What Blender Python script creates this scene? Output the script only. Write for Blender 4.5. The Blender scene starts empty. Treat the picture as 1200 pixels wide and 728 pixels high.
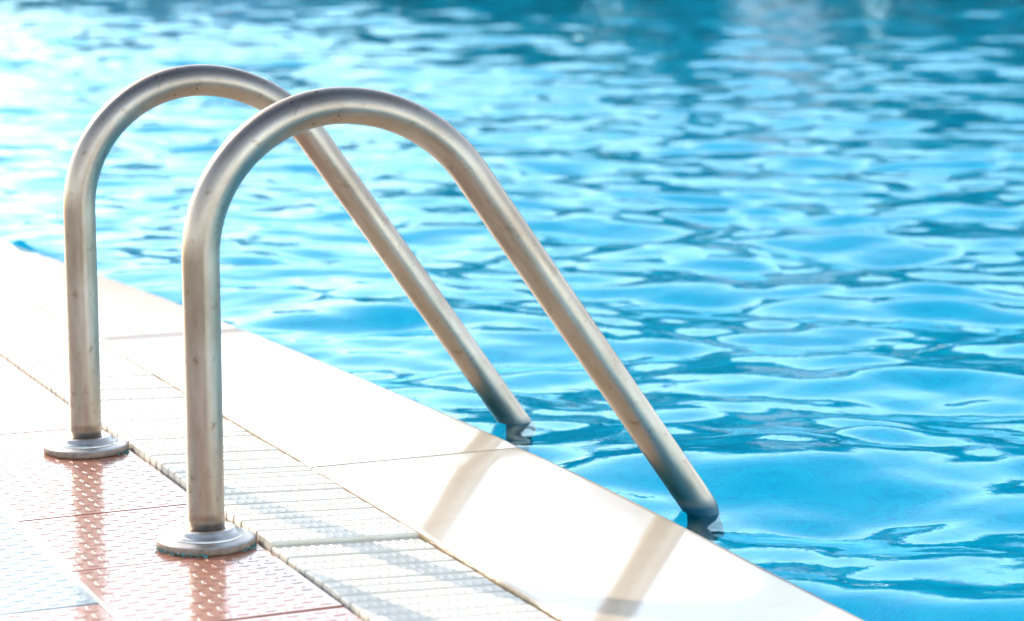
import bpy, bmesh, math, random
import numpy as np
from mathutils import Vector, Matrix
random.seed(7); rng = np.random.default_rng(11)
S = bpy.context.scene; COL = S.collection; R = math.radians; PI = math.pi

# ------------------------------------------------------------------ camera
cam = bpy.data.cameras.new('camera'); cam_o = bpy.data.objects.new('camera', cam); COL.objects.link(cam_o)
CAM = Vector((-0.685, -2.2806, 0.6129))
cam_o.location = CAM
cam_o.rotation_euler = (R(90) - math.atan(429/2750), 0, R(-24.34))
cam.sensor_width = 36; cam.lens = 82.5; cam.clip_start = .05; cam.clip_end = 3000
cam.dof.use_dof = True; cam.dof.focus_distance = 2.62; cam.dof.aperture_fstop = 6.3
S.camera = cam_o

# ------------------------------------------------------------------ sky, sun, exposure
SUN_EL, SUN_AZ = R(24.6), math.atan2(-.245, .97)          # azimuth measured from +Y towards +X
w = bpy.data.worlds.new('World'); S.world = w; w.use_nodes = True
nt = w.node_tree; bg = nt.nodes['Background']
sky = nt.nodes.new('ShaderNodeTexSky'); sky.sky_type = 'NISHITA'; sky.sun_disc = False
sky.sun_elevation = SUN_EL; sky.sun_rotation = SUN_AZ
sky.air_density = 1.0; sky.dust_density = 1.0; sky.ozone_density = .7
# pale haze thickening evenly towards the horizon all round
tcw = nt.nodes.new('ShaderNodeTexCoord'); sz = nt.nodes.new('ShaderNodeSeparateXYZ'); nt.links.new(tcw.outputs['Generated'], sz.inputs[0])
def wmath(op, a, b):
    n = nt.nodes.new('ShaderNodeMath'); n.operation = op
    for k, v in enumerate((a, b)):
        if hasattr(v, 'links'): nt.links.new(v, n.inputs[k])
        else: n.inputs[k].default_value = v
    return n.outputs[0]
hz = wmath('POWER', wmath('SUBTRACT', 1, wmath('MAXIMUM', sz.outputs['Z'], 0)), 2.4)
hv = nt.nodes.new('ShaderNodeVectorMath'); hv.operation = 'SCALE'; hv.inputs[0].default_value = (8.0, 8.9, 9.5); nt.links.new(hz, hv.inputs['Scale'])
veil = nt.nodes.new('ShaderNodeVectorMath'); veil.operation = 'ADD'; nt.links.new(hv.outputs[0], veil.inputs[1])
nt.links.new(sky.outputs[0], veil.inputs[0]); nt.links.new(veil.outputs[0], bg.inputs[0]); bg.inputs[1].default_value = .15
sun = bpy.data.lights.new('sun', 'SUN'); sun.energy = 3.3; sun.angle = R(.53); sun.color = (1, .90, .76)
sun_o = bpy.data.objects.new('sun', sun); COL.objects.link(sun_o)
sd = Vector((math.sin(SUN_AZ)*math.cos(SUN_EL), math.cos(SUN_AZ)*math.cos(SUN_EL), math.sin(SUN_EL)))
sun_o.rotation_euler = sd.to_track_quat('Z', 'Y').to_euler(); sun_o.location = sd*30
S.view_settings.view_transform = 'Standard'; S.view_settings.look = 'None'
S.view_settings.exposure = 1.02; S.view_settings.gamma = 1; S.view_settings.use_curve_mapping = False
S.cycles.max_bounces = 10; S.cycles.transparent_max_bounces = 10
S.cycles.sample_clamp_indirect = 4; S.cycles.caustics_refractive = True; S.cycles.caustics_reflective = True

# ------------------------------------------------------------------ helpers
def mat(name):
    m = bpy.data.materials.new(name); m.use_nodes = True; t = m.node_tree
    return m, t, t.nodes['Principled BSDF']
def N(t, kind, **kw):
    n = t.nodes.new('ShaderNode'+kind)
    for k, v in kw.items():
        if k in n.inputs: n.inputs[k].default_value = v
        else: setattr(n, k, v)
    return n
def noise(t, scale, detail=4, rough=.6, vec=None, sc=None):
    n = N(t, 'TexNoise'); n.inputs['Scale'].default_value = scale; n.inputs['Detail'].default_value = detail
    n.inputs['Roughness'].default_value = rough
    if vec is None: vec = N(t, 'TexCoord').outputs['Object']
    if sc:
        mp = N(t, 'Mapping'); mp.inputs['Scale'].default_value = sc; t.links.new(vec, mp.inputs['Vector']); vec = mp.outputs[0]
    t.links.new(vec, n.inputs['Vector']); return n
def ramp(t, src, stops):
    r = N(t, 'ValToRGB'); e = r.color_ramp.elements
    while len(e) < len(stops): e.new(.5)
    for i, (p, c) in enumerate(stops):
        e[i].position = p; e[i].color = (*c, 1) if len(c) == 3 else c
    t.links.new(src, r.inputs[0]); return r
def mix(t, a, b, f, blend='MIX'):
    m = N(t, 'Mix'); m.data_type = 'RGBA'; m.blend_type = blend
    for v, i in ((f, 0), (a, 6), (b, 7)):
        if hasattr(v, 'links'): t.links.new(v, m.inputs[i])
        elif i == 0: m.inputs[0].default_value = v
        else: m.inputs[i].default_value = (*v, 1)
    return m.outputs[2]
def bump(t, p, h, strength, dist=.002, inp='Normal'):
    b = N(t, 'Bump'); b.inputs['Strength'].default_value = strength; b.inputs['Distance'].default_value = dist
    t.links.new(h, b.inputs['Height']); t.links.new(b.outputs[0], p.inputs[inp]); return b
def mesh_obj(name, me, m=None, parent=None):
    o = bpy.data.objects.new(name, me); COL.objects.link(o)
    if m and not me.materials: me.materials.append(m)
    if parent: o.parent = parent
    return o
def from_bm(name, bm, m=None, parent=None, smooth=False):
    me = bpy.data.meshes.new(name)
    bmesh.ops.recalc_face_normals(bm, faces=bm.faces)
    bm.to_mesh(me); bm.free()
    if smooth: me.polygons.foreach_set('use_smooth', [True]*len(me.polygons))
    return mesh_obj(name, me, m, parent)
def empty(name, loc=(0, 0, 0)):
    o = bpy.data.objects.new(name, None); COL.objects.link(o); o.location = loc; o.empty_display_size = .05; return o
def tag(o, label=None, cat=None, group=None, kind=None):
    for k, v in (('label', label), ('category', cat), ('group', group), ('kind', kind)):
        if v: o[k] = v
    return o
def box(bm, x0, x1, y0, y1, z0, z1):
    v = [bm.verts.new(p) for p in ((x0,y0,z0),(x1,y0,z0),(x1,y1,z0),(x0,y1,z0),(x0,y0,z1),(x1,y0,z1),(x1,y1,z1),(x0,y1,z1))]
    return [bm.faces.new([v[i] for i in q]) for q in ((3,2,1,0),(4,5,6,7),(0,1,5,4),(1,2,6,5),(2,3,7,6),(3,0,4,7))]
def lathe(bm, prof, n=64):
    rings = []
    for r, z in prof:
        rings.append([bm.verts.new((r*math.cos(2*PI*i/n), r*math.sin(2*PI*i/n), z)) for i in range(n)])
    for a, b in zip(rings, rings[1:]):
        for i in range(n): bm.faces.new((a[i], a[(i+1) % n], b[(i+1) % n], b[i]))
    return rings
def tube(bm, pts, rad, n=32, planar=True, caps=True):
    bm.verts.layers.float_vector.new('tube_co'); rings = []
    for i, p in enumerate(pts):
        a = pts[max(i-1, 0)]; b = pts[min(i+1, len(pts)-1)]
        d = (b-a).normalized(); s = Vector((0, 1, 0)) if abs(d.y) < .9 else Vector((0, 0, 1))
        s = (s - d*s.dot(d)).normalized(); u = d.cross(s)
        rings.append([bm.verts.new(p + rad*(math.cos(2*PI*k/n)*s + math.sin(2*PI*k/n)*u)) for k in range(n)])
    for a, b in zip(rings, rings[1:]):
        for k in range(n): bm.faces.new((a[k], a[(k+1) % n], b[(k+1) % n], b[k]))
    lay = bm.verts.layers.float_vector.new('tube_co') if 'tube_co' not in bm.verts.layers.float_vector else bm.verts.layers.float_vector['tube_co']
    ln = 0
    for i, rg in enumerate(rings):
        if i: ln += (pts[i]-pts[i-1]).length
        for k, v in enumerate(rg): v[lay] = Vector((rad*math.cos(2*PI*k/n), rad*math.sin(2*PI*k/n), ln))
    if caps: bm.faces.new(rings[0][::-1]); bm.faces.new(rings[-1])

# ------------------------------------------------------------------ materials
def m_steel():
    m, t, p = mat('worn_steel'); p.inputs['Metallic'].default_value = 1
    at = N(t, 'Attribute'); at.attribute_name = 'tube_co'; vec = at.outputs['Vector']
    a = noise(t, 12, 8, .65, vec, (1.6, 1.6, .45)); b = noise(t, 150, 3, .6, vec, (1, 1, .05)); c = noise(t, 60, 5, .7, vec)
    col = ramp(t, a.outputs['Fac'], [(.28, (.22, .155, .11)), (.5, (.33, .275, .225)), (.72, (.43, .385, .34))]).outputs[0]
    spot = ramp(t, c.outputs['Fac'], [(.58, (1, 1, 1)), (.70, (.42, .30, .20))]).outputs[0]
    col = mix(t, col, spot, .6, 'MULTIPLY')
    v = N(t, 'TexVoronoi'); v.inputs['Scale'].default_value = 75; t.links.new(vec, v.inputs['Vector'])
    pit = ramp(t, v.outputs['Distance'], [(.07, (.12, .09, .07)), (.13, (1, 1, 1))]).outputs[0]
    sel = ramp(t, noise(t, 7, 3, .6, vec).outputs['Fac'], [(.56, (0, 0, 0)), (.60, (1, 1, 1))]).outputs[0]
    col = mix(t, col, pit, sel, 'MULTIPLY')
    gz = N(t, 'SeparateXYZ'); t.links.new(N(t, 'NewGeometry').outputs['Position'], gz.inputs[0])
    mr = N(t, 'MapRange'); t.links.new(gz.outputs['Z'], mr.inputs[0])          # dark waterline reflection painted into the leg colour
    for i, v in ((1, -.017), (2, -.004), (3, 1), (4, 0)): mr.inputs[i].default_value = v
    col = mix(t, col, (.012, .07, .10), mr.outputs[0])
    sb = N(t, 'Math'); sb.operation = 'SUBTRACT'; sb.inputs[0].default_value = 1; t.links.new(mr.outputs[0], sb.inputs[1]); t.links.new(sb.outputs[0], p.inputs['Metallic'])
    t.links.new(col, p.inputs['Base Color'])
    rr = ramp(t, b.outputs['Fac'], [(.3, (.28,)*3), (.75, (.42,)*3)]); t.links.new(rr.outputs[0], p.inputs['Roughness'])
    bump(t, p, mix(t, b.outputs['Fac'], c.outputs['Fac'], .5), .22, .0008)
    return m
def m_flange():
    m, t, p = mat('flange_steel'); p.inputs['Metallic'].default_value = .85
    a = noise(t, 40, 6, .65)
    col = ramp(t, a.outputs['Fac'], [(.3, (.46, .40, .34)), (.6, (.62, .58, .53))]).outputs[0]
    # rust and limescale sit on the rim, near the ground
    g = N(t, 'TexCoord').outputs['Object']; sp = N(t, 'SeparateXYZ'); t.links.new(g, sp.inputs[0])
    mr = N(t, 'MapRange'); t.links.new(sp.outputs['Z'], mr.inputs[0]); low = mr.outputs[0]
    for i, v in ((1, .0072), (2, .0088), (3, 1), (4, 0)): mr.inputs[i].default_value = v
    rust = ramp(t, noise(t, 130, 5, .7).outputs['Fac'], [(.42, (.22, .145, .09)), (.62, (.09, .04, .02))]).outputs[0]
    col = mix(t, col, rust, mix(t, (0, 0, 0), low, .85)); t.links.new(col, p.inputs['Base Color'])
    mm = ramp(t, low, [(0, (.85,)*3), (1, (0,)*3)]); t.links.new(mm.outputs[0], p.inputs['Metallic'])
    rr = ramp(t, a.outputs['Fac'], [(.3, (.25,)*3), (.7, (.45,)*3)]); t.links.new(mix(t, rr.outputs[0], (.85, .85, .85), low), p.inputs['Roughness'])
    bump(t, p, a.outputs['Fac'], .25, .001); return m
def m_tile(name, c0, c1, dirt):
    m, t, p = mat(name)
    oi = N(t, 'ObjectInfo'); tc = N(t, 'TexCoord')
    ad = N(t, 'VectorMath'); ad.operation = 'ADD'; t.links.new(tc.outputs['Object'], ad.inputs[0]); t.links.new(oi.outputs['Location'], ad.inputs[1])
    vec = ad.outputs[0]
    a = noise(t, 14, 6, .6, vec); b = noise(t, 90, 4, .6, vec)
    col = ramp(t, a.outputs['Fac'], [(.3, c0), (.7, c1)]).outputs[0]
    col = mix(t, col, dirt, ramp(t, b.outputs['Fac'], [(.55, (0,)*3), (.75, (.35,)*3)]).outputs[0])
    t.links.new(col, p.inputs['Base Color']); p.inputs['Roughness'].default_value = .42
    p.inputs['Coat Weight'].default_value = 1; p.inputs['Coat IOR'].default_value = 1.52
    wet = noise(t, 8, 3, .5, vec)
    cr = ramp(t, wet.outputs['Fac'], [(.35, (.03,)*3), (.7, (.12,)*3)]); t.links.new(cr.outputs[0], p.inputs['Coat Roughness'])
    bump(t, p, b.outputs['Fac'], .12, .001); bump(t, p, mix(t, wet.outputs['Fac'], b.outputs['Fac'], .3), .5, .003, 'Coat Normal')
    return m
def m_stone(name, c0, c1, coat):
    m, t, p = mat(name)
    oi = N(t, 'TexCoord')
    a = noise(t, 5, 7, .62); b = noise(t, 160, 3, .6); c = noise(t, 11, 6, .7, sc=(.5, 2.2, 1))
    col = ramp(t, a.outputs['Fac'], [(.3, c0), (.68, c1)]).outputs[0]
    st = ramp(t, c.outputs['Fac'], [(.57, (0,)*3), (.68, (.7,)*3)]).outputs[0]
    col = mix(t, col, (.46, .33, .20), mix(t, (0, 0, 0), st, .6))
    g = N(t, 'NewGeometry'); sp = N(t, 'SeparateXYZ'); t.links.new(oi.outputs['Object'], sp.inputs[0])
    side = ramp(t, sp.outputs['Z'], [(-.0, (0,)*3), (0, (0,)*3)])
    # grime on the side faces towards the gutter
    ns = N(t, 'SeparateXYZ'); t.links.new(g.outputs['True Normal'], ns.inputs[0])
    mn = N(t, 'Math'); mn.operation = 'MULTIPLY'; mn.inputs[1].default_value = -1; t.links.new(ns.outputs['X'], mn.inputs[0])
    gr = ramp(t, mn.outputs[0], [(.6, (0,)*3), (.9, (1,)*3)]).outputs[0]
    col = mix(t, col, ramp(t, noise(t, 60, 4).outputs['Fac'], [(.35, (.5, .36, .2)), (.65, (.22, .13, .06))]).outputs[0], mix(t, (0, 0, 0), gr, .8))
    t.links.new(col, p.inputs['Base Color']); p.inputs['Roughness'].default_value = .5
    p.inputs['Coat Weight'].default_value = coat; p.inputs['Coat Roughness'].default_value = .09
    bump(t, p, b.outputs['Fac'], .1, .001); return m
def m_plastic():
    m, t, p = mat('white_grating_plastic')
    a = noise(t, 30, 5, .6)
    col = ramp(t, a.outputs['Fac'], [(.3, (.62, .55, .44)), (.7, (.70, .64, .53))]).outputs[0]
    ns = N(t, 'SeparateXYZ'); t.links.new(N(t, 'TexCoord').outputs['Object'], ns.inputs[0])
    d = ramp(t, ns.outputs['Z'], [(-.014, (.75,)*3), (-.003, (0,)*3)]); d.color_ramp.elements[0].position = 0
    t.links.new(col, p.inputs['Base Color']); p.inputs['Roughness'].default_value = .32; p.inputs['Specular IOR Level'].default_value = .3
    bump(t, p, noise(t, 300, 2).outputs['Fac'], .12, .0008); return m
def m_plain(name, c0, c1, scale, rough=.8, bs=.2):
    m, t, p = mat(name); a = noise(t, scale, 6, .65)
    t.links.new(ramp(t, a.outputs['Fac'], [(.3, c0), (.7, c1)]).outputs[0], p.inputs['Base Color'])
    p.inputs['Roughness'].default_value = rough; bump(t, p, a.outputs['Fac'], bs, .01); return m
def m_mosaic():
    m, t, p = mat('pool_mosaic')
    br = N(t, 'TexBrick'); br.offset = 0; br.inputs['Scale'].default_value = 1
    br.inputs['Brick Width'].default_value = .05; br.inputs['Row Height'].default_value = .05; br.inputs['Mortar Size'].default_value = .0022
    br.inputs['Color1'].default_value = (.001, .72, .92, 1); br.inputs['Color2'].default_value = (.001, .57, .84, 1); br.inputs['Mortar'].default_value = (.02, .78, .93, 1)
    tc = N(t, 'TexCoord'); g = N(t, 'NewGeometry')
    t.links.new(tc.outputs['Object'], br.inputs['Vector'])
    t.links.new(br.outputs['Color'], p.inputs['Base Color']); p.inputs['Roughness'].default_value = .4
    return m
def m_water():
    m, t, p = mat('pool_water'); t.nodes.remove(p); out = t.nodes['Material Output']
    nz = noise(t, 34, 3, .55); bp = N(t, 'Bump'); bp.inputs['Strength'].default_value = .06; bp.inputs['Distance'].default_value = .01
    t.links.new(nz.outputs['Fac'], bp.inputs['Height'])
    fr = N(t, 'Fresnel'); fr.inputs['IOR'].default_value = 1.333
    gl = N(t, 'BsdfGlossy'); gl.inputs['Roughness'].default_value = .02; gl.inputs['Color'].default_value = (.76, .985, 1, 1)
    rf = N(t, 'BsdfRefraction'); rf.inputs['IOR'].default_value = 1.333; rf.inputs['Roughness'].default_value = 0; rf.inputs['Color'].default_value = (.12, .98, 1, 1)
    for n in (fr, gl, rf): t.links.new(bp.outputs[0], n.inputs['Normal'])
    m2 = N(t, 'MixShader'); t.links.new(fr.outputs[0], m2.inputs[0]); t.links.new(rf.outputs[0], m2.inputs[1]); t.links.new(gl.outputs[0], m2.inputs[2])
    t.links.new(m2.outputs[0], out.inputs['Surface']); return m
STEEL = m_steel(); FLANGE = m_flange()
RED = m_tile('terracotta_tile', (.29, .080, .030), (.41, .14, .068), (.30, .16, .11))
PALE = m_tile('pale_grey_tile', (.16, .235, .265), (.23, .31, .33), (.42, .46, .46))
PALE.node_tree.nodes['Principled BSDF'].inputs['Coat Weight'].default_value = .7
WHITE_STONE = m_stone('white_coping_stone', (.44, .345, .235), (.52, .43, .315), 1)
BEIGE_STONE = m_stone('beige_coping_stone', (.34, .235, .14), (.42, .31, .20), .35)
PLASTIC = m_plastic(); MOSAIC = m_mosaic(); WATER = m_water()
MORTAR = m_plain('mortar_bed', (.10, .07, .05), (.22, .17, .13), 20)
TERRACE = m_plain('terrace_lawn', (.05, .09, .03), (.09, .13, .05), 3)

# ------------------------------------------------------------------ pool outline: the edge curves gently
EY = np.array([-4, -2, -1, -.52, -.38, -.227, .012, .29, .6, .93, 1.26, 1.64, 2.07, 2.64, 3.5, 6, 12, 44.])
EX = np.array([.33, .40, .455, .474, .480, .487, .497, .500, .492, .480, .466, .447, .408, .352, .25, -.2, -1.6, -12.])
def edge_x(y):
    y = np.asarray(y, float); r = np.zeros_like(y)
    for d in (-.18, -.09, 0, .09, .18): r = r + np.interp(y + d, EY, EX)
    return r/5
WZ = -.017                                                 # water level
GX0, GX1 = .052, .219                                      # gutter between tiles and coping

# ground: deck slab left of the gutter, terrace round the other sides
bm = bmesh.new()
box(bm, -60, GX0-.002, -40, 3.9, -.2, -.013)
deck = tag(from_bm('deck', bm, MORTAR), kind='structure')
bm = bmesh.new()
box(bm, -90, 160, 42, 260, -.3, -.02); box(bm, 30, 160, -40, 42, -.3, -.02); box(bm, -90, -14, 3.9, 42, -.3, -.02)
tag(from_bm('terrace', bm, TERRACE), kind='structure')
# gutter trough under the grating
bm = bmesh.new()
box(bm, GX0-.001, GX1+.003, -2, 3.9, -.2, -.11)
tag(from_bm('gutter_channel', bm, m_plain('gutter_lining', (.35, .30, .22), (.5, .46, .38), 12)), kind='structure')

# ------------------------------------------------------------------ embossed tiles
TW, TL, TP, G = .207, .2267, .0136, .0014
def tile_mesh():
    bm = bmesh.new(); hx, hy = TW/2 - G/2, TL/2 - G/2
    b = .0016
    v0 = [bm.verts.new((sx*hx, sy*hy, -.012)) for sx, sy in ((-1,-1),(1,-1),(1,1),(-1,1))]
    v1 = [bm.verts.new((sx*hx, sy*hy, -b)) for sx, sy in ((-1,-1),(1,-1),(1,1),(-1,1))]
    v2 = [bm.verts.new((sx*(hx-b), sy*(hy-b), 0)) for sx, sy in ((-1,-1),(1,-1),(1,1),(-1,1))]
    for i in range(4):
        j = (i+1) % 4; bm.faces.new((v0[i], v0[j], v1[j], v1[i])); bm.faces.new((v1[i], v1[j], v2[j], v2[i]))
    bm.faces.new(v2)
    nx, ny = int((TW-.008)/TP), int((TL-.008)/TP)
    for i in range(nx):
        for j in range(ny):
            cx, cy = (i-(nx-1)/2)*TP, (j-(ny-1)/2)*TP
            L, W_, h = .0080, .0027, .0005
            d = (i+j) % 2
            def P(u, v, z): return bm.verts.new((cx+(u if d else v), cy+(v if d else u), z))
            out = [P(-L,0,-.0002), P(-L*.45,-W_,-.0002), P(L*.45,-W_,-.0002), P(L,0,-.0002), P(L*.45,W_,-.0002), P(-L*.45,W_,-.0002)]
            top = [P(-L*.62,0,h), P(-L*.3,-W_*.35,h), P(L*.3,-W_*.35,h), P(L*.62,0,h), P(L*.3,W_*.35,h), P(-L*.3,W_*.35,h)]
            for k in range(6):
                q = (k+1) % 6; bm.faces.new((out[k], out[q], top[q], top[k]))
            bm.faces.new(top)
    bmesh.ops.recalc_face_normals(bm, faces=bm.faces)
    me = bpy.data.meshes.new('tile'); bm.to_mesh(me); bm.free(); return me
tm = tile_mesh(); tm.materials.append(RED); tp = tm.copy(); tp.materials.clear(); tp.materials.append(PALE)
cols = [(-.052, .180), (-.2585, -.170), (-.4655, -.05), (-.6725, -.11)]
for ci, (cx, y0) in enumerate(cols):
    for k in range(-3, 13):
        cy = y0 + TL*(k + .5)
        if cy < -.8 or cy > 2.6: continue
        pale = (ci == 1 and k in (0, 1, 2)) or (ci == 3 and k in (-1, 4, 5))
        o = mesh_obj('tile', tp if pale else tm, None, deck)
        o.location = (cx, cy, random.uniform(-.0006, .0006))
        o.rotation_euler = (random.uniform(-.004, .004), random.uniform(-.004, .004), random.uniform(-.003, .003))

# ------------------------------------------------------------------ gutter gratings: five sections of separate slats
PITCH = .02525
def slat_mesh():
    bm = bmesh.new(); L = (GX1-GX0)/2 - .002; W_ = .0117
    prof = [(-W_*.75, -.024), (-W_, -.0022), (-W_*.97, -.0007), (-W_*.9, 0), (W_*.9, 0), (W_*.97, -.0007), (W_, -.0022), (W_*.75, -.024)]
    xs = [(-L, .9, -.0012), (-L+.002, 1, 0), (L-.002, 1, 0), (L, .9, -.0012)]
    rings = [[bm.verts.new((x, y*s, z + dz)) for y, z in prof] for x, s, dz in xs]
    for a, b in zip(rings, rings[1:]):
        for k in range(8): bm.faces.new((a[k], a[(k+1) % 8], b[(k+1) % 8], b[k]))
    bm.faces.new(rings[0]); bm.faces.new(rings[-1])
    n = 15
    for k in range(n):
        x = -L + .012 + (2*L-.024)*k/(n-1)
        a = [bm.verts.new((x+u*.0026, v*W_*.62, -.0002)) for u, v in ((-1,-1),(1,-1),(1,1),(-1,1))]
        b = [bm.verts.new((x+u*.0014, v*W_*.5, .0006)) for u, v in ((-1,-1),(1,-1),(1,1),(-1,1))]
        for i in range(4): bm.faces.new((a[i], a[(i+1) % 4], b[(i+1) % 4], b[i]))
        bm.faces.new(b)
    bmesh.ops.recalc_face_normals(bm, faces=bm.faces)
    me = bpy.data.meshes.new('slat'); bm.to_mesh(me); bm.free(); me.materials.append(PLASTIC); return me
sm = slat_mesh()
bm = bmesh.new(); tube(bm, [Vector((0, 0, 0)), Vector((0, PITCH*20-.006, 0))], .004, 8); rod_o = from_bm('connecting_rod', bm, PLASTIC)
rod_me = rod_o.data; bpy.data.objects.remove(rod_o)
sections = [
 (-.555, .0005, 'white slatted gutter grating section nearest the camera, set lowest, beside the red tiles'),
 (-.050, .0045, 'white slatted gutter grating section between the two rail bases, crossed by a single shadow'),
 (.455, .003, 'white slatted gutter grating section starting just behind the far rail base'),
 (.960, .004, 'white slatted gutter grating section second behind the far rail base, beside the beige coping'),
 (1.465, .0025, 'farthest white slatted gutter grating section, running out at the left edge'),
]
for y0, dz, lab in sections:
    g = tag(empty('gutter_grating', ((GX0+GX1)/2, y0, dz)), lab, 'drain grating', 'gutter gratings along the coping')
    g.rotation_euler = (0, R(2.6), 0)
    for k in range(20):
        s = mesh_obj('slat', sm, None, g)
        s.location = (random.uniform(-.0006, .0006), PITCH*(k+.5), random.uniform(-.0007, .0007))
        s.rotation_euler = (random.uniform(-.03, .03), random.uniform(-.004, .004), random.uniform(-.006, .006))
    for x in (-.05, .05):
        r = mesh_obj('connecting_rod', rod_me, None, g); r.location = (x, .003, -.0125)

# ------------------------------------------------------------------ coping stones
coping = tag(empty('coping', (0, 0, 0)), kind='structure')
def stone(y0, y1, m, dz):
    ys = np.linspace(y0+.0012, y1-.0012, 25); ex = edge_x(ys); bm = bmesh.new(); rows = []
    for i, (y, e) in enumerate(zip(ys, ex)):
        end = i in (0, len(ys)-1); q = .0015 if end else 0
        prof = [(GX1+.001, -.2), (GX1+.001, -.006-q), (GX1+.0025, -.0015-q), (GX1+.005, -q), (GX1+.008, -q)]
        prof.append((e-.0115, -q))
        for a in (90, 70, 50, 30, 12, 0): prof.append((e-.008+.008*math.cos(R(a)), -.008+.008*math.sin(R(a))-q))
        prof += [(e, -.2)]
        rows.append([bm.verts.new((x, y, z+dz)) for x, z in prof])
    n = len(rows[0])
    for a, b in zip(rows, rows[1:]):
        for k in range(n): bm.faces.new((a[k], a[(k+1) % n], b[(k+1) % n], b[k]))
    bm.faces.new(rows[0]); bm.faces.new(rows[-1])
    o = from_bm('coping_stone', bm, m, coping, True)
    o.data.set_sharp_from_angle(angle=R(35))
for y0, y1, m, dz in [(-1.74, -.72, WHITE_STONE, 0), (-.72, .302, WHITE_STONE, 0), (.302, 1.32, WHITE_STONE, .0007),
                      (1.32, 2.34, BEIGE_STONE, 0), (2.34, 3.36, WHITE_STONE, .0005), (3.36, 4.3, WHITE_STONE, 0)]:
    stone(y0, y1, m, dz)

# ------------------------------------------------------------------ pool basin and water
vs = np.concatenate([np.linspace(-4, 4, 60), np.linspace(4.3, 41.9, 60)])
bm = bmesh.new(); rows = []
for y in vs:
    e = float(edge_x(y)) - .02
    rows.append([bm.verts.new(p) for p in ((e, y, -.02 if y > 4.2 else -.15), (e, y, -1.35), (30, y, -1.35), (30, y, -.02))])
for a, b in zip(rows, rows[1:]):
    for k in range(3): bm.faces.new((a[k], b[k], b[k+1], a[k+1]))
bm.faces.new(rows[0]); bm.faces.new(rows[-1])
pb = tag(from_bm('pool_basin', bm, MOSAIC), kind='structure')

def spaced(a, b, c, s0, k):                                # finer near c
    out = [a]
    while out[-1] < b: out.append(out[-1] + max(s0, k*abs(out[-1]-c)))
    out[-1] = b; return np.array(out)
U = spaced(0, 30.4, 0, .010, .0085); V = spaced(-3, 41.8, -1.6, .011, .0045)
UU, VV = np.meshgrid(U, V); XX = edge_x(VV) - .004 + UU*(30 - edge_x(VV))/30.4
YY = VV.copy(); dist = np.sqrt((XX-CAM.x)**2 + (YY-CAM.y)**2)
ZZ = np.zeros_like(XX); sp = np.maximum(.011, .0045*dist)
for lam in np.exp(rng.uniform(math.log(.10), math.log(1.4), 110)):
    th = R(-115) + rng.normal(0, .5); kx, ky = math.cos(th)*2*PI/lam, math.sin(th)*2*PI/lam
    slope = .0165*(.75 if lam > .85 else 1.15 if lam < .28 else 1.18)*(1.0 if lam > .16 else (lam/.16)**.5)
    amp = slope*lam/(2*PI)
    att = np.clip((lam/sp-1.8)/1.5, 0, 1)
    ph = kx*XX + ky*YY + rng.uniform(0, 2*PI) + .8*np.sin(.9*XX+rng.uniform(0, 6)) + .8*np.sin(1.1*YY+rng.uniform(0, 6))
    s = np.sin(ph); ZZ += amp*att*(s + .22*np.cos(2*ph))
near = (np.hypot(XX-.58, YY) < .12) | (np.hypot(XX-.58, YY-.5) < .12)
print('level', ZZ[near].mean(), ZZ.std()); ZZ += WZ - ZZ[near].mean()
nv, nu = XX.shape
co = np.stack([XX, YY, ZZ], -1).reshape(-1, 3).astype(np.float32)
idx = np.arange(nv*nu).reshape(nv, nu)
q = np.stack([idx[:-1, :-1], idx[:-1, 1:], idx[1:, 1:], idx[1:, :-1]], -1).reshape(-1, 4).astype(np.int32)
me = bpy.data.meshes.new('water'); me.vertices.add(len(co)); me.vertices.foreach_set('co', co.ravel())
me.loops.add(q.size); me.loops.foreach_set('vertex_index', q.ravel())
me.polygons.add(len(q)); me.polygons.foreach_set('loop_start', np.arange(0, q.size, 4, dtype=np.int32))
me.polygons.foreach_set('use_smooth', np.ones(len(q), bool)); me.update(calc_edges=True)
wo = tag(mesh_obj('water', me, WATER), kind='structure')
print('water verts', len(co))

# ------------------------------------------------------------------ ladder
LR = .0192
def rail_path(depth=.55):
    pts = [Vector((0, 0, z)) for z in np.linspace(.004, .297, 10)]
    r1 = .152
    for a in np.linspace(180, 90, 22)[1:]: pts.append(Vector((r1+r1*math.cos(R(a)), 0, .297+r1*math.sin(R(a)))))
    r2 = .18; c = (.152, .449-r2)
    for a in np.linspace(90, 35.8, 18)[1:]: pts.append(Vector((c[0]+r2*math.cos(R(a)), 0, c[1]+r2*math.sin(R(a)))))
    d = Vector((math.sin(R(35.8)), 0, -math.cos(R(35.8)))); e = pts[-1].copy()
    L = (e.z+.017)/-d.z
    for k in range(1, 21): pts.append(e + d*L*k/20)
    p = pts[-1]; r3 = .024; c3 = p + r3*Vector((-math.cos(R(35.8)), 0, -math.sin(R(35.8))))
    for a in np.linspace(35.8, 0, 8)[1:]: pts.append(c3 + r3*Vector((math.cos(R(a)), 0, math.sin(R(a)))))
    pts.append(pts[-1] + Vector((0, 0, -.9)))
    return pts
ladder = tag(empty('pool_ladder', (0, 0, 0)), 'stainless steel pool ladder with two arched handrails sloping from wet red tiles into the water', 'pool ladder')
bm = bmesh.new(); tube(bm, rail_path(), LR, 40); r0 = from_bm('handrail', bm, STEEL, ladder, True)
prof = [(LR-.001, .0005), (.0500, .0005), (.0512, .0015), (.0516, .004), (.0512, .0068), (.0500, .0080), (.0470, .0092), (.0385, .0108)]
bm = bmesh.new(); lathe(bm, prof, 72); f0 = from_bm('base_flange', bm, FLANGE, r0, True)
prof = [(.0386, .0100), (.0384, .0122), (.0372, .0134), (.0345, .0138), (.0325, .0150), (.0315, .0176), (.0295, .0188), (.0240, .0190), (.0215, .0182), (LR-.0004, .0178)]
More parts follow.
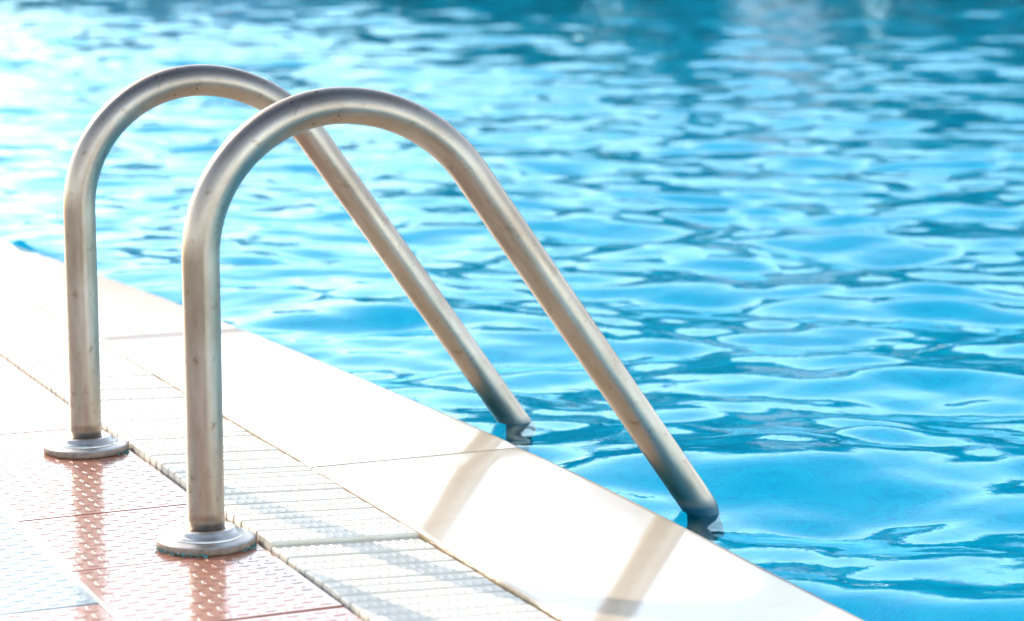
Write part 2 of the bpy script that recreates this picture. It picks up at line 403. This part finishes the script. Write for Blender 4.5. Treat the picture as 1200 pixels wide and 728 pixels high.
bm = bmesh.new(); lathe(bm, prof, 72); c0 = from_bm('flange_cap', bm, FLANGE, r0, True)
r1 = r0.copy(); COL.objects.link(r1); r1.parent = ladder; r1.location = (0, .5, 0)
for o in (f0, c0):
    c = o.copy(); COL.objects.link(c); c.parent = r1; c.rotation_euler = (0, 0, 1.7)
leg_x = rail_path()[-1].x
def tread_me():
    bm = bmesh.new(); box(bm, -.07, .005, LR*.8, .5-LR*.8, -.012, .012); bmesh.ops.bevel(bm, geom=bm.edges[:], offset=.004, segments=2, affect='EDGES'); return bm
tr = None
for k, z in enumerate((-.36, -.62, -.88)):
    p = (leg_x, 0, z)
    if tr is None: tr = from_bm('tread', tread_me(), STEEL, ladder); o = tr
    else: o = tr.copy(); COL.objects.link(o); o.parent = ladder
    o.location = p

# moss under the near flange
def moss(cx, cy, a0, a1, n, m, lab):
    bm = bmesh.new()
    for i in range(n):
        a = R(random.uniform(a0, a1)); r = .0505 + abs(random.gauss(0, .0028)); p = Vector((r*math.cos(a), r*math.sin(a), 0))
        s = random.uniform(.0006, .0017); u = Vector((random.gauss(0,1), random.gauss(0,1), .5)).normalized(); v = u.orthogonal().normalized()
        q = p + Vector((0, 0, random.uniform(.0002, .004)))
        bm.faces.new([bm.verts.new(q + s*x) for x in (-u, v*.6, u, -v*.6)])
    o = from_bm('moss', bm, m); o.location = (cx, cy, 0); return tag(o, lab, 'moss', kind='stuff')
GREEN = m_plain('moss_green', (.04, .20, .18), (.12, .34, .32), 200, .9)
YG = m_plain('moss_yellow', (.16, .16, .02), (.30, .26, .05), 200, .9)
moss(0, 0, 180, 255, 130, GREEN, 'teal green moss fringe under the left rim of the near rail base')
moss(0, 0, -60, -28, 70, GREEN, 'teal green moss fringe under the right rim of the near rail base')
moss(0, .5, -58, -24, 60, GREEN, 'teal green moss fringe under the right rim of the far rail base')

# ------------------------------------------------------------------ far side of the pool (seen only mirrored in the water)
LEAF = m_plain('tree_leaves', (.022, .06, .03), (.045, .09, .045), 2)
LEAF.node_tree.nodes['Principled BSDF'].inputs['Specular IOR Level'].default_value = .15
BARK = m_plain('tree_bark', (.10, .07, .05), (.18, .13, .09), 6)
def tree(x, y, h, wd, lab):
    t = tag(empty('broadleaf_tree', (x, y, 0)), lab, 'tree', 'trees across the pool')
    bm = bmesh.new(); rings = []
    for z, r in ((-.02, .22), (h*.2, .16), (h*.45, .11), (h*.75, .04)):
        rings.append([bm.verts.new((r*math.cos(PI*k/4)+.05*math.sin(z), r*math.sin(PI*k/4), z)) for k in range(8)])
    for a, b in zip(rings, rings[1:]):
        for k in range(8): bm.faces.new((a[k], a[(k+1) % 8], b[(k+1) % 8], b[k]))
    bm.faces.new(rings[-1]); from_bm('trunk', bm, BARK, t)
    verts, faces = [], []
    blobs = [(random.gauss(0, wd*.33), random.gauss(0, wd*.33), h*random.uniform(.08, .86), wd*random.uniform(.22, .42)) for _ in range(22)]
    blobs += [(random.gauss(0, wd*.5), random.gauss(0, wd*.3), h*random.uniform(.03, .16), wd*random.uniform(.2, .3)) for _ in range(12)]
    for bx_, by_, bz, br in blobs:
        for _ in range(230):
            v = Vector((random.gauss(0, 1), random.gauss(0, 1), random.gauss(0, 1))).normalized()*br*random.uniform(.55, 1.05)
            p = Vector((bx_, by_, bz)) + Vector((v.x, v.y, v.z*.8)); u = Vector((random.gauss(0,1), random.gauss(0,1), random.gauss(0,1))).normalized(); q_ = u.orthogonal().normalized()
            s = random.uniform(.16, .36); i = len(verts); verts += [p-u*s, p+q_*s*.6, p+u*s, p-q_*s*.6]; faces.append((i, i+1, i+2, i+3))
    me = bpy.data.meshes.new('crown'); me.from_pydata(verts, [], faces); mesh_obj('crown', me, LEAF, t)
def polar(px, dist):                                       # bearing from the camera, measured from +Y towards +X
    a = R(24.34) + math.atan((px-600)/2750); return CAM.x + dist*math.sin(a), CAM.y + dist*math.cos(a)
TREE_AT = ['just left of the lilac house', 'second to the left of the lilac house', 'leftmost of the row, third left of the house',
  'just right of the lilac house', 'second to the right of the lilac house', 'third to the right of the lilac house', 'fourth to the right of the lilac house',
  'fifth to the right of the lilac house', 'sixth to the right of the lilac house', 'seventh to the right of the lilac house', 'third from the right end of the row',
  'second from the right end of the row', 'rightmost of the row']
for i, (px, dd, h, wd) in enumerate([(60, 58, 7.5, 5), (-110, 58, 7, 5), (-290, 60, 6.5, 5), (500, 54, 8, 4.5), (610, 50, 10, 5), (740, 52, 11.5, 5.5), (860, 49, 10.5, 5), (1000, 52, 12, 5.5), (1130, 50, 10.5, 5), (1260, 52, 11.5, 5.5), (1400, 49, 10, 5), (1560, 52, 11, 5.5), (1720, 50, 10, 5.5)]):
    x, y = polar(px, dd); tree(x, y, h*(1.15 if px > 700 else .78), wd, 'dark broadleaf tree across the pool, ' + TREE_AT[i])
# pale buildings behind and between the trees, and an added low wall along the far edge
WALL = m_plain('lilac_render', (.26, .25, .36), (.32, .30, .40), 2); PINK = m_plain('pink_render', (.70, .52, .48), (.78, .60, .56), 2)
GLASSM, gt, gp = mat('window_glass'); gp.inputs['Base Color'].default_value = (.05, .08, .12, 1); gp.inputs['Roughness'].default_value = .05
ROOF = m_plain('clay_roof', (.40, .17, .12), (.50, .25, .18), 3); PLASTER = m_plain('white_plaster', (.70, .69, .66), (.78, .77, .75), 3)
def house(px, dist, hw, dep, h, wm, lab, xs, zs):
    HB = tag(empty('terrace_house', (*polar(px, dist), -.02)), lab, 'building'); HB.rotation_euler = (0, 0, -R(24.34) + .1)
    bm = bmesh.new(); box(bm, -hw, hw, 0, dep, 0, h); from_bm('wall', bm, wm, HB)
    a, b = hw+.4, dep+.4; bm = bmesh.new(); box(bm, -a, a, -.4, b, h+.005, h+.3)
    v = [bm.verts.new(p) for p in ((-a, -.4, h+.302), (a, -.4, h+.302), (a, b, h+.302), (-a, b, h+.302), (-hw*.4, dep/2, h+1.5), (hw*.4, dep/2, h+1.5))]
    for q_ in ((0, 1, 5, 4), (1, 2, 5), (2, 3, 4, 5), (3, 0, 4)): bm.faces.new([v[i] for i in q_])
    from_bm('roof', bm, ROOF, HB)
    for zx in zs:
        for xx in xs:
            bm = bmesh.new(); box(bm, xx-.55, xx+.55, -.06, -.003, zx, zx+1.6); wf = from_bm('window', bm, wm, HB)
            bm = bmesh.new(); box(bm, xx-.45, xx+.45, -.09, -.063, zx+.1, zx+1.5); from_bm('pane', bm, GLASSM, wf)
house(275, 56, 4.2, 8, 7.4, WALL, 'pale lilac pool house across the water left of the trees', (-3, -1, 1, 3), (1.2, 4.4))
house(915, 46.5, .8, 2, 7.0, PINK, 'slim pale pink tower across the water in front of the trees', (0,), (4.6,))
bm = bmesh.new(); box(bm, -14, 32, 43.2, 43.5, -.02, .7); from_bm_w = empty('added_low_wall', (0, 0, 0)); tag(from_bm_w, 'added unseen low white wall brightening the reflection in the far water', 'wall')  # unseen wall put in to brighten the reflection in the far water
from_bm('wall_body', bm, PLASTER, from_bm_w)
bm = bmesh.new(); box(bm, -14.05, 32.05, 43.14, 43.56, .703, .77); from_bm('wall_cap', bm, PLASTER, from_bm_w)
